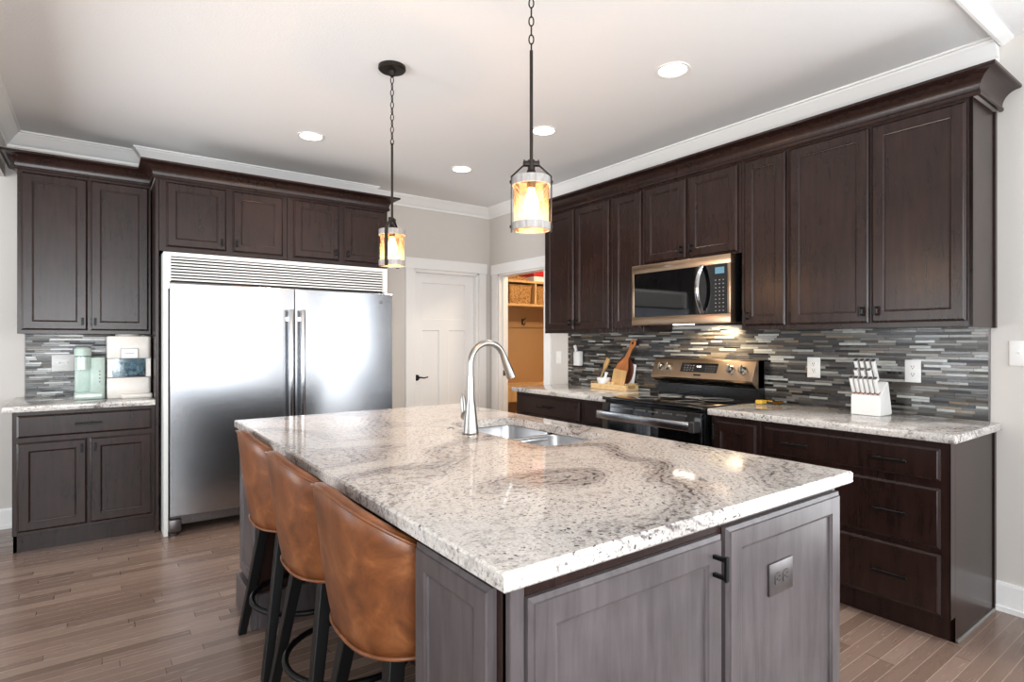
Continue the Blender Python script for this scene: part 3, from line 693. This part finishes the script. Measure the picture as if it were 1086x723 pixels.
# faucet
fc = thing('kitchen_faucet', 'tall brushed nickel gooseneck faucet with side lever on the island', 'faucet', (-2.274, -3.24, .915), 0)
b = B(); lathe(b, [(.034, 0), (.036, .004), (.034, .012), (.030, .05), (.024, .10), (.0165, .15), (.0155, .21), (.0155, .245)], 28); obj('body', b, M['nickel'], fc, 50)
b = B(); Rr = .089; pts = [(0, 0, .24), (0, 0, .28)]
pts += [(Rr-Rr*math.cos(a), 0, .30+Rr*math.sin(a)) for a in [math.radians(160)*k/18 for k in range(19)]]
tube(b, pts, .0135, 16); obj('gooseneck', b, M['nickel'], fc, 50)
b = B(); e = Vector(pts[-1]); dv = (e-Vector(pts[-2])).normalized()
tube(b, [e-dv*.005, e+dv*.02, e+dv*.07, e+dv*.105], [.0145, .0155, .020, .0225], 18); obj('spray_head', b, M['nickel'], fc, 50)
b = B(); tube(b, [(0, .02, .072), (-.0, .052, .072)], [.017, .019], 16)
tube(b, [(0, .050, .074), (0, .058, .10), (0, .062, .135), (0, .066, .168)], [.012, .012, .016, .006], 14, flat=(1, .55)); obj('lever', b, M['nickel'], fc, 50)
b = B(); lathe(b, [(.017, 0), (.017, .003), (.010, .004), (.009, .007), (.001, .008)], 20); tag(obj('air_switch_button', b, M['nickel'], None, 50, loc=(-2.271, -3.065, .915)), 'small round metal button set in the granite behind the faucet', 'button')

# island outlet, wall outlets, switches
def plate(name, label, loc, rz, w_, h_, kind, mat=None, cat='outlet', parent=None, horiz=False, t_=.006):
    t = thing(name, label, cat, loc, rz)
    b = B(); box(b, -w_/2, w_/2, -t_, 0, -h_/2, h_/2, .0025, 2); obj('cover_plate', b, mat or M['whitep'], t, 40)
    def sub(nm, m, f):
        b = B(); f(b)
        if horiz: xform(b, 0, Matrix.Rotation(PI/2, 4, 'Y'))
        obj(nm, b, m, t)
    if kind == 'outlet':
        for s in (-1, 1):
            sub('socket', mat or M['whitep'], lambda b: loft(b, [[(x, -t_-.002, z+s*.02) for x, z in rrect(-.016, .016, -.014, .014, .008)], [(x, -t_+.001, z+s*.02) for x, z in rrect(-.017, .017, -.015, .015, .008)]]))
            def slots(b):
                for q in (-.006, .006): box(b, q-.0012, q+.0012, -t_-.0026, -t_, s*.02, s*.02+.009)
                box(b, -.0025, .0025, -t_-.0026, -t_, s*.02-.009, s*.02-.004)
            sub('slots', M['dark'], slots)
    else:
        for q in range(kind):
            cx = (q-(kind-1)/2)*.046
            b = B(); box(b, cx-.005, cx+.005, -t_-.001, -t_+.001, -.012, .012); prism(b, [(-t_-.010, .004), (-t_, -.006), (-t_, .008)], cx-.0035, cx+.0035, 'x'); obj('toggle', b, mat or M['whitep'], t)
    return t
plate('outlet', 'dark metal duplex outlet mounted sideways on the island end panel', (-2.092, YF-.0135, .684), 0, .118, .085, 'outlet', M['steelo'], horiz=True)
plate('outlet', 'white duplex outlet on the mosaic just right of the range', (-.0085, -3.582, 1.15), R, .078, .125, 'outlet')
plate('outlet', 'white duplex outlet on the mosaic right of the knife block', (-.0085, -4.108, 1.15), R, .075, .122, 'outlet')
plate('light_switch', 'white toggle switch on the bare wall right of the cabinets', (-.0005, -4.545, 1.253), R, .075, .12, 1, cat='light switch')
plate('light_switch', 'white switch on the cream wall beside the mudroom doorway', (-.0005, -1.185, 1.155), R, .075, .12, 1, cat='light switch')
plate('light_switch', 'white double switch plate on the mosaic left of the mint coffee maker', (-3.765, -.0085, 1.152), 0, .13, .12, 2, cat='light switch')
plate('outlet', 'steel outlet plate on the mosaic near the mudroom doorway', (-.0085, -1.40, 1.17), R, .075, .12, 'outlet', M['steelo'])
t = thing('air_freshener', 'white plug-in air freshener on the mosaic near the mudroom doorway', 'air freshener', (-.02, -1.50, 1.12), R)
b = B(); box(b, -.038, .038, -.05, 0, -.03, .10, .008); obj('housing', b, M['whitep'], t, 40)
b = B(); tube(b, [(-.03, -.02, .10), (-.045, -.02, .14), (-.05, -.02, .15)], .014, 10); obj('nozzle', b, M['whitep'], t, 40)
b = B(); box(b, -.075, -.045, -.04, -.002, .02, .08, .006); obj('adapter', b, M['steelo'], t, 40)

# ---------------------------------------------------------------- stools
def make_stool(label):
    t = thing('counter_stool', label, 'stool', (0, 0, 0), 0, 'cognac barrel stools along the island')
    A = math.radians(112); n = 40; Rx, Ry = .272, .270
    def hz(a): return .71+.222*(1-(abs(a)/A)**1.6)
    def P(a, z, off):
        s_ = .815+.185*min(1, max(0, (z-.565)/.36))**.75
        c_, s2 = math.cos(a), math.sin(a)
        ex = 1.0
        return (-(Rx*s_-off)*math.copysign(abs(c_)**.72, c_), (Ry*s_-off)*math.copysign(abs(s2)**.72, s2), z)
    loops = []
    for i in range(n+1):
        a = -A+2*A*i/n; h_ = hz(a); zs = [.556+(h_-.556)*k/8 for k in range(9)]
        ring = [P(a, .545, .03)] + [P(a, z, 0) for z in zs] + [P(a, h_+.010, .008), P(a, h_+.010, .024), P(a, h_-.002, .034)] + [P(a, z, .036) for z in zs[::-1][1:-2]] + [P(a, .60, .036)]
        loops.append(ring)
    b = B(); loft(b, loops); sh = obj('backrest', b, M['leather'], t, 60)
    b = B(); tube(b, [P(-A+2*A*i/n, hz(-A+2*A*i/n)+.004, -.001) for i in range(n+1)], .0045, 8); obj('top_piping', b, M['leather'], sh, 60)
    b = B(); tube(b, [P(-A+2*A*i/n  , .555, -.002) for i in range(n+1)], .0055, 8); obj('bottom_piping', b, M['leather'], sh, 60)
    b = B(); loft(b, [[(x, y, z) for x, y in rrect(-.20+i_, .215-i_, -.20+i_, .20-i_, .12-i_)] for z, i_ in ((.58, .02), (.59, .003), (.645, 0), (.665, .012), (.672, .04))]); obj('seat', b, M['leather'], t, 50)
    b = B(); lathe(b, [(.17, .545), (.17, .58)], 32); obj('seat_plate', b, M['blackwood'], t)
    for sx in (-1, 1):
        for sy in (-1, 1):
            b = B(); L = []
            for z, o_, r_ in ((.56, .135, .022), (0.0, .222, .016)):
                L.append([(sx*o_+dx*r_, sy*o_+dy*r_, z) for dx, dy in ((-1,-1),(1,-1),(1,1),(-1,1))])
            loft(b, L); obj('leg', b, M['blackwood'], t, bevel=.003)
    b = B(); tube(b, [(.222*math.cos(a), .222*math.sin(a), .215) for a in [2*PI*k/48 for k in range(48)]], .011, 10, True)
    obj('foot_ring', b, M['black'], t, 60)
    return t
s0 = make_stool('cognac leather barrel stool nearest the camera at the island'); s0.location = (-2.838, -3.875, 0)
dup(s0, (-2.832, -3.335, 0), 0, 'cognac leather barrel stool in the middle of the three')
dup(s0, (-2.82, -2.76, 0), 0, 'cognac leather barrel stool nearest the refrigerator')

# ---------------------------------------------------------------- pendants and recessed lights
def pendant(label, y, rot):
    t = thing('pendant_light', label, 'pendant light', (-2.29, y, 1.71), rot, 'pendant lights over the island')
    b = B(); lathe(b, [(.072, ZC-1.71), (.072, ZC-1.71-.016), (.066, ZC-1.71-.022), (.018, ZC-1.71-.026), (.014, ZC-1.71-.05), (.006, ZC-1.71-.055)][::-1], 36); obj('canopy', b, M['pendm'], t, 40)
    b = B(); z = ZC-1.71-.052; i = 0
    while z > .665:
        L_ = .043; pts = []
        for k in range(16):
            a = 2*PI*k/16; u = .0085*math.cos(a); v = -L_/2+(L_/2-.004)*math.sin(a)
            pts.append((u, 0, z+v) if i % 2 else (0, u, z+v))
        tube(b, pts, .0026, 6, True); z -= .033; i += 1
    obj('chain', b, M['pendm'], t, 60)
    b = B(); tube(b, [(0, 0, z+.004), (0, 0, .24)], .0062, 10); tube(b, [(0, 0, .26), (0, 0, .205)], .013, 12); box(b, -.030, .030, -.010, .010, .238, .256, .003); obj('rod', b, M['pendm'], t, 50)
    b = B(); lathe(b, [(.066, .194), (.066, .197), (.035, .199), (.035, .203), (.02, .21), (.014, .225)], 24); obj('socket_cap', b, M['pendm'], t, 50)  # wide rim disc added to block lamp light going up
    for nm, z0, z1 in (('top_band', .166, .196), ('bottom_band', .004, .032)):
        b = B(); lathe(b, [(.0655, z0), (.070, z0), (.070, z1), (.0655, z1), (.0655, z0)], 40, cap0=False, cap1=False); obj(nm, b, M['band'], t, 40)
    b = B(); lathe(b, [(.064, .012), (.0645, .185)], 40, cap0=False, cap1=False); obj('glass_shade', b, M['glass'], t, 60)
    for s in (-1, 1):
        b = B(); loft(b, [[(s*(x), -.009, z), (s*(x+.004), -.009, z), (s*(x+.004), .009, z), (s*x, .009, z)] for x, z in ((.071, -.002), (.071, .200), (.024, .243), (.024, .26))])
        st = obj('strap', b, M['pendm'], t)
        b = B()
        for z in (.018, .181): lathe(b, [(.004, 0), (.004, .004)], 10); 
        b.free(); b = B()
        for z in (.018, .181): box(b, s*.075-.004, s*.075+.004, -.005, .005, z-.005, z+.005, .0015)
        obj('rivet', b, M['pendm'], st)
    b = B(); lathe(b, [(.001, .008), (.0645, .008), (.0645, .011), (.001, .011)], 40); obj('diffuser', b, M['glass'], t, 60)
    b = B(); lathe(b, [(.001, .062), (.016, .068), (.027, .085), (.029, .102), (.022, .125), (.014, .145), (.013, .16)], 24); obj('bulb', b, M['bulb'], t, 60)
    b = B(); lathe(b, [(.016, .158), (.016, .20)], 16); obj('socket', b, M['pendm'], t, 60)
    l = bpy.data.lights.new('pendant_lamp', 'POINT'); l.energy = 11; l.color = (1, .60, .32); l.shadow_soft_size = .03
    o = bpy.data.objects.new('pendant_lamp', l); C.objects.link(o); o.parent = t; o.location = (0, 0, .045)
pendant('glass cylinder pendant light hanging nearer the camera', -3.683, math.radians(-36))
pendant('glass cylinder pendant light hanging nearer the refrigerator', -2.474, math.radians(-36+78))
def can(x, y, label):
    t = thing('recessed_light', label, 'recessed light', (x, y, ZC), 0, 'recessed ceiling lights')
    b = B(); lathe(b, [(.092, -.001), (.092, -.004), (.080, -.006), (.074, -.003), (.074, -.0005)], 40, cap0=False, cap1=False); obj('trim_ring', b, M['white'], t, 40)
    b = B(); lathe(b, [(.001, -.0026), (.074, -.0026), (.074, -.0008)], 40); obj('lens', b, M['led'], t)
    l = bpy.data.lights.new('downlight', 'SPOT'); l.energy = 38; l.color = (1, .92, .82); l.spot_size = 2.2; l.spot_blend = .8; l.shadow_soft_size = .07
    o = bpy.data.objects.new('downlight', l); C.objects.link(o); o.parent = t; o.location = (0, 0, -.02)
can(-1.045, -3.335, 'recessed ceiling light in front of the tall cabinet by the microwave, nearest the camera')
can(-1.045, -2.232, 'recessed ceiling light just behind the nearer pendant rod')
can(-1.045, -1.125, 'recessed ceiling light closest to the corner by the white door')
can(-2.325, -1.165, 'recessed ceiling light in front of the cabinets above the refrigerator')

# ---------------------------------------------------------------- knife block
kb = thing('knife_block', 'white knife block with white-handled knives on the right counter', 'knife block', (-.165, -3.965, .9145), R)
# local x towards the camera, front at -y
b = B(); prism(b, [(-.075, 0), (.07, 0), (.075, .012), (.03, .175), (.015, .18), (-.070, .105), (-.075, .10)], -.072, .072, 'x'); obj('block', b, M['whitep'], kb, bevel=.003)
dirv = Vector((0, -.42, .908)).normalized()
def knife(x, y, z, ln, r_, label, cap=True):
    t = thing('kitchen_knife', label, 'knife', (-.165+y, -3.965-x, .9145+z), R, 'white-handled knives in the knife block')
    Mx = Matrix.Rotation(math.atan2(.42, .908), 4, 'X')
    b = B(); box(b, -.008, .008, -.011, .011, .006, ln, .003); xform(b, 0, Mx); obj('handle', b, M['whitep'], t, 40)
    b = B(); box(b, -.007, .007, -.009, .009, 0, .006); box(b, -.001, .001, -.008, .008, -.05, 0); xform(b, 0, Mx); obj('blade', b, M['copper'], t)
    b = B(); box(b, -.0085, .0085, -.0115, .0115, ln, ln+.006, .002); xform(b, 0, Mx); obj('end_cap', b, M['steelo'], t)
for i in range(6): knife(-.060+i*.0235, -.062, .118, .09, .01, 'white steak knife in the bottom row of the knife block, %s' % ('leftmost', 'second from its left end', 'third from its left end', 'third from its right end', 'second from its right end', 'rightmost')[i])
for i in range(3): knife(-.052+i*.033, -.02, .148, .105, .01, 'white utility knife in the middle row of the knife block, %s' % ('leftmost', 'central', 'rightmost')[i])
for i in range(4): knife(-.060+i*.029, .008, .178, .125, .012, 'white chef knife in the top row of the knife block, %s' % ('leftmost', 'second from its left end', 'second from its right end', 'rightmost')[i])

# gold spoon rest and sponge
b = B(); box(b, -.03, .03, -.022, .022, 0, .022, .004); tag(obj('sponge', b, M['yellow'], None, loc=(-.16, -3.325, .9148)), 'small yellow sponge on the counter beside the range', 'sponge')
sp = thing('spoon_rest', 'gold spoon rest lying on the counter right of the range', 'spoon rest', (-.10, -3.40, .9148))
b = B(); loft(b, [[(.05*s_*math.cos(a), .035*s_*math.sin(a), z) for a in [2*PI*k/24 for k in range(24)]] for s_, z in ((.6, 0), (1, .014), (.96, .016), (.5, .004))]); obj('bowl', b, M['gold'], sp, 60)
b = B(); tube(b, [(-.02, .02, .016), (-.03, .07, .02), (-.035, .12, .016)], [.006, .005, .008], 8); obj('spoon', b, M['gold'], sp, 60)

# ---------------------------------------------------------------- tray with boards and mortar
XT, YT = -.12, -2.015
ty = thing('serving_tray', 'pale wooden tray with side handles on the counter left of the range', 'tray', (XT, YT, .9148), R)
b = B(); TW, TD = .185, .075
box(b, -TW, TW, -TD, TD, 0, .012); box(b, -TW, TW, -TD, -TD+.012, .012, .045); box(b, -TW, TW, TD-.012, TD, .012, .045); obj('tray_base', b, M['tray'], ty, bevel=.002)
for s in (-1, 1):
    b = B(); x0, x1 = sorted((s*TW, s*(TW+.012)))
    box(b, x0, x1, -TD, TD, 0, .015); box(b, x0, x1, -TD, -.045, .015, .055); box(b, x0, x1, .045, TD, .015, .055); box(b, x0, x1, -TD, TD, .042, .058); obj('handle', b, M['tray'], ty, bevel=.002)
def lean(o, x, y, z, tiltx, roll):
    o.matrix_world = Matrix.Translation((x, y, z)) @ Matrix.Rotation(R, 4, 'Z') @ Matrix.Rotation(tiltx, 4, 'X') @ Matrix.Rotation(roll, 4, 'Y')
# round walnut board (behind)
b = B(); prism(b, [(.098*math.cos(a), .135+.125*math.sin(a)) for a in [2*PI*k/40 for k in range(40)]], 0, .015)
o = obj('round_board', b, M['boardd'], None, bevel=.002); tag(o, 'dark walnut oval board leaning behind the paddle board', 'cutting board'); lean(o, -.065, -2.03, .928, math.radians(-8), math.radians(8))
# paddle board with ring handle
def paddle():
    out = [(-.045, 0), (.045, 0), (.062, .12), (.055, .16), (.035, .19), (.018, .22), (.013, .29), (.024, .315), (.026, .335), (.014, .355), (-.014, .355), (-.026, .335), (-.024, .315), (-.013, .29), (-.018, .22), (-.035, .19), (-.055, .16), (-.062, .12)]
    b = B(); prism(b, [(x*1.1, z*1.22) for x, z in out], 0, .014); return b
o = obj('paddle_board', paddle(), M['boardo'], None, bevel=.003); tag(o, 'orange-brown paddle cutting board with looped handle leaning right', 'cutting board'); lean(o, -.095, -1.985, .93, math.radians(-8), math.radians(24))
b = B(); prism(b, [(.010*math.cos(a), .403+.012*math.sin(a)) for a in [2*PI*k/16 for k in range(16)]], -.0008, .0); obj('hole', b, M['dark'], o)
# rectangular board in front
b = B(); prism(b, rrect(-.07, .07, 0, .155, .006), 0, .012); o = obj('square_board', b, M['boardl'], None, bevel=.002); tag(o, 'small light bamboo board leaning in front of the paddle board', 'cutting board'); lean(o, -.14, -2.06, .928, math.radians(-9), math.radians(6))
# white marble board edge
b = B(); prism(b, rrect(-.05, .05, 0, .20, .01), 0, .01); o = obj('marble_board', b, M['whitec'], None, bevel=.002); tag(o, 'slim white board standing behind the dark walnut board', 'cutting board'); lean(o, -.045, -2.10, .928, math.radians(-6), math.radians(5))
mt = thing('mortar', 'white ceramic mortar bowl on the wooden tray', 'mortar', (-.15, -1.925, .928))
b = B(); lathe(b, [(.026, 0), (.030, .004), (.028, .012), (.048, .035), (.057, .070), (.058, .080), (.053, .080), (.044, .038), (.001, .02)], 32, cap0=True, cap1=False); obj('bowl', b, M['whitec'], mt, 50)
b = B(); tube(b, [(.0, -.0, .04), (.004, -.022, .10), (.006, -.03, .125)], [.011, .012, .015], 14); tag(obj('pestle', b, M['whitec'], None, 60, loc=(-.15, -1.925, .928)), 'white pestle standing in the mortar', 'pestle')
for k, (dy, ln) in enumerate(((0, .26), (.02, .24))):
    sp = thing('wooden_spatula', ('pale wooden spatula with broad blade leaning left of the boards', 'slim white-handled spatula leaning behind the mortar')[k], 'spatula', (0, 0, 0))
    b = B(); tube(b, [(0, 0, 0), (0, 0, ln*.62)], .006, 8); obj('handle', b, (M['boardl'], M['whitec'])[k], sp, 60)
    b = B(); prism(b, [(-.008, ln*.6), (.008, ln*.6), (.020, ln*.72), (.022, ln), (-.018, ln), (-.020, ln*.72)], -.004, .004); obj('blade', b, M['boardl'], sp, bevel=.002)
    lean(sp, -.10+.02*k, -1.80+.012*k, .928, math.radians(-8), math.radians(22))
for k in range(2):
    b = B(); lathe(b, [(.012, 0), (.014, .003), (.014, .045), (.010, .05)], 16)
    tag(obj('spice_jar', b, M['tray'], None, 50, loc=(-.165, -2.005-.04*k, .928)), ('small wooden shaker next to the white mortar', 'small wooden shaker in front of the bamboo board')[k], 'shaker')

# ---------------------------------------------------------------- coffee maker
cm = thing('coffee_maker', 'mint green pod coffee maker on the left counter', 'coffee maker', (-3.605, -.36, .9148))
def rb(x0, x1, y0, y1, z0, z1, r, e=.006):
    b = B(); loft(b, [zl(rrect(x0+e, x1-e, y0+e, y1-e, r), z0), zl(rrect(x0, x1, y0, y1, r+e*.5), z0+e), zl(rrect(x0, x1, y0, y1, r+e*.5), z1-e), zl(rrect(x0+e, x1-e, y0+e, y1-e, r), z1)]); return b
obj('water_tank', rb(.0, .085, -.16, .13, 0, .285, .022), M['mint'], cm, 50)
obj('base', rb(-.085, .083, -.165, .13, 0, .05, .022), M['mint2'], cm, 50)
obj('column', rb(-.083, .02, -.10, .13, .04, .285, .022), M['mint'], cm, 50)
b = B(); loft(b, [zl([(-.038+.046*math.cos(a), -.12+.058*math.sin(a)) for a in [2*PI*k/28 for k in range(28)]], z) for z in (.205, .21, .29)]); obj('brew_head', b, M['mint2'], cm, 50)
b = B(); loft(b, [zl([(-.038+.047*s_*math.cos(a), -.12+.06*s_*math.sin(a)) for a in [2*PI*k/28 for k in range(28)]], z) for s_, z in ((1, .296), (1, .335), (.9, .348), (.6, .356), (.2, .358))]); obj('brew_lid', b, M['mint'], cm, 50)
b = B(); loft(b, [zl([(-.038+.044*math.cos(a), -.12+.057*math.sin(a)) for a in [2*PI*k/28 for k in range(28)]], z) for z in (.29, .296)]); obj('lid_gap', b, M['dark'], cm)
b = B()
for k in range(4): lathe(b, [(.005, 0), (.005, .002)], 12); xform(b, len(b.verts)-24, Matrix.Translation((.055, -.16, .12+k*.024)) @ Matrix.Rotation(PI/2, 4, 'X'))
obj('buttons', b, M['grey'], cm)
# ---------------------------------------------------------------- ice maker
im = thing('ice_maker', 'cream white countertop ice maker with clear ice window', 'ice maker', (-3.382, -.33, .9148))
IW = .128
obj('lower_body', rb(-IW, IW, -.2, .17, 0, .145, .02), M['cream'], im, 50)
obj('upper_body', rb(-IW, IW, -.2, .17, .275, .43, .02), M['cream'], im, 50)
b = B(); box(b, -IW+.002, -.098, -.195, .16, .145, .275); box(b, .098, IW-.002, -.195, .16, .145, .275); box(b, -.1, .1, 0.0, .16, .145, .275); obj('window_frame', b, M['cream'], im)
b = B(); box(b, -.098, .098, -.006, -.001, .146, .274); obj('bin_liner', b, M['ice'], im)
random.seed(5); b = B()
for i in range(90):
    s_ = len(b.verts); box(b, -.012, .012, -.012, .012, -.012, .012, .003, 1)
    xform(b, s_, Matrix.Translation((random.uniform(-.085, .085), random.uniform(-.172, -.02), random.uniform(.16, .235))) @ Matrix.Rotation(random.random()*3, 4, 'Z') @ Matrix.Rotation(random.random()*3, 4, 'X'))
o = obj('ice', b, M['ice'], im); o['kind'] = 'stuff'
b = B(); box(b, -.098, .098, -.196, -.190, .147, .274); obj('ice_window', b, M['clear'], im)
b = B(); box(b, -IW-.002, IW+.002, -.202, -.18, .142, .147); box(b, -IW-.002, IW+.002, -.202, -.18, .274, .278)
for x in (-.05, .05): box(b, x-.0015, x+.0015, -.2055, -.2, .17, .345)
for z in (.17, .345): box(b, -.05, .05, -.2055, -.2, z-.0015, z+.0015)
obj('window_outline', b, M['grey'], im)
b = B(); box(b, -.048, .048, -.2045, -.198, .28, .343); pl_ = obj('badge_plate', b, M['whitep'], im)
b = B()
for k in range(7): box(b, -.027+k*.008, -.022+k*.008, -.2056, -.2044, .309, .314)
obj('badge_lettering', b, M['grey'], pl_)
b = B(); lathe(b, [(.075, .428), (.078, .436), (.072, .452), (.04, .456)], 32); obj('top_lid', b, M['cream'], im, 50)
obj('drip_tray', rb(-.05, IW+.008, -.235, -.19, 0.0, .03, .015, .004), M['cream'], im, 50)
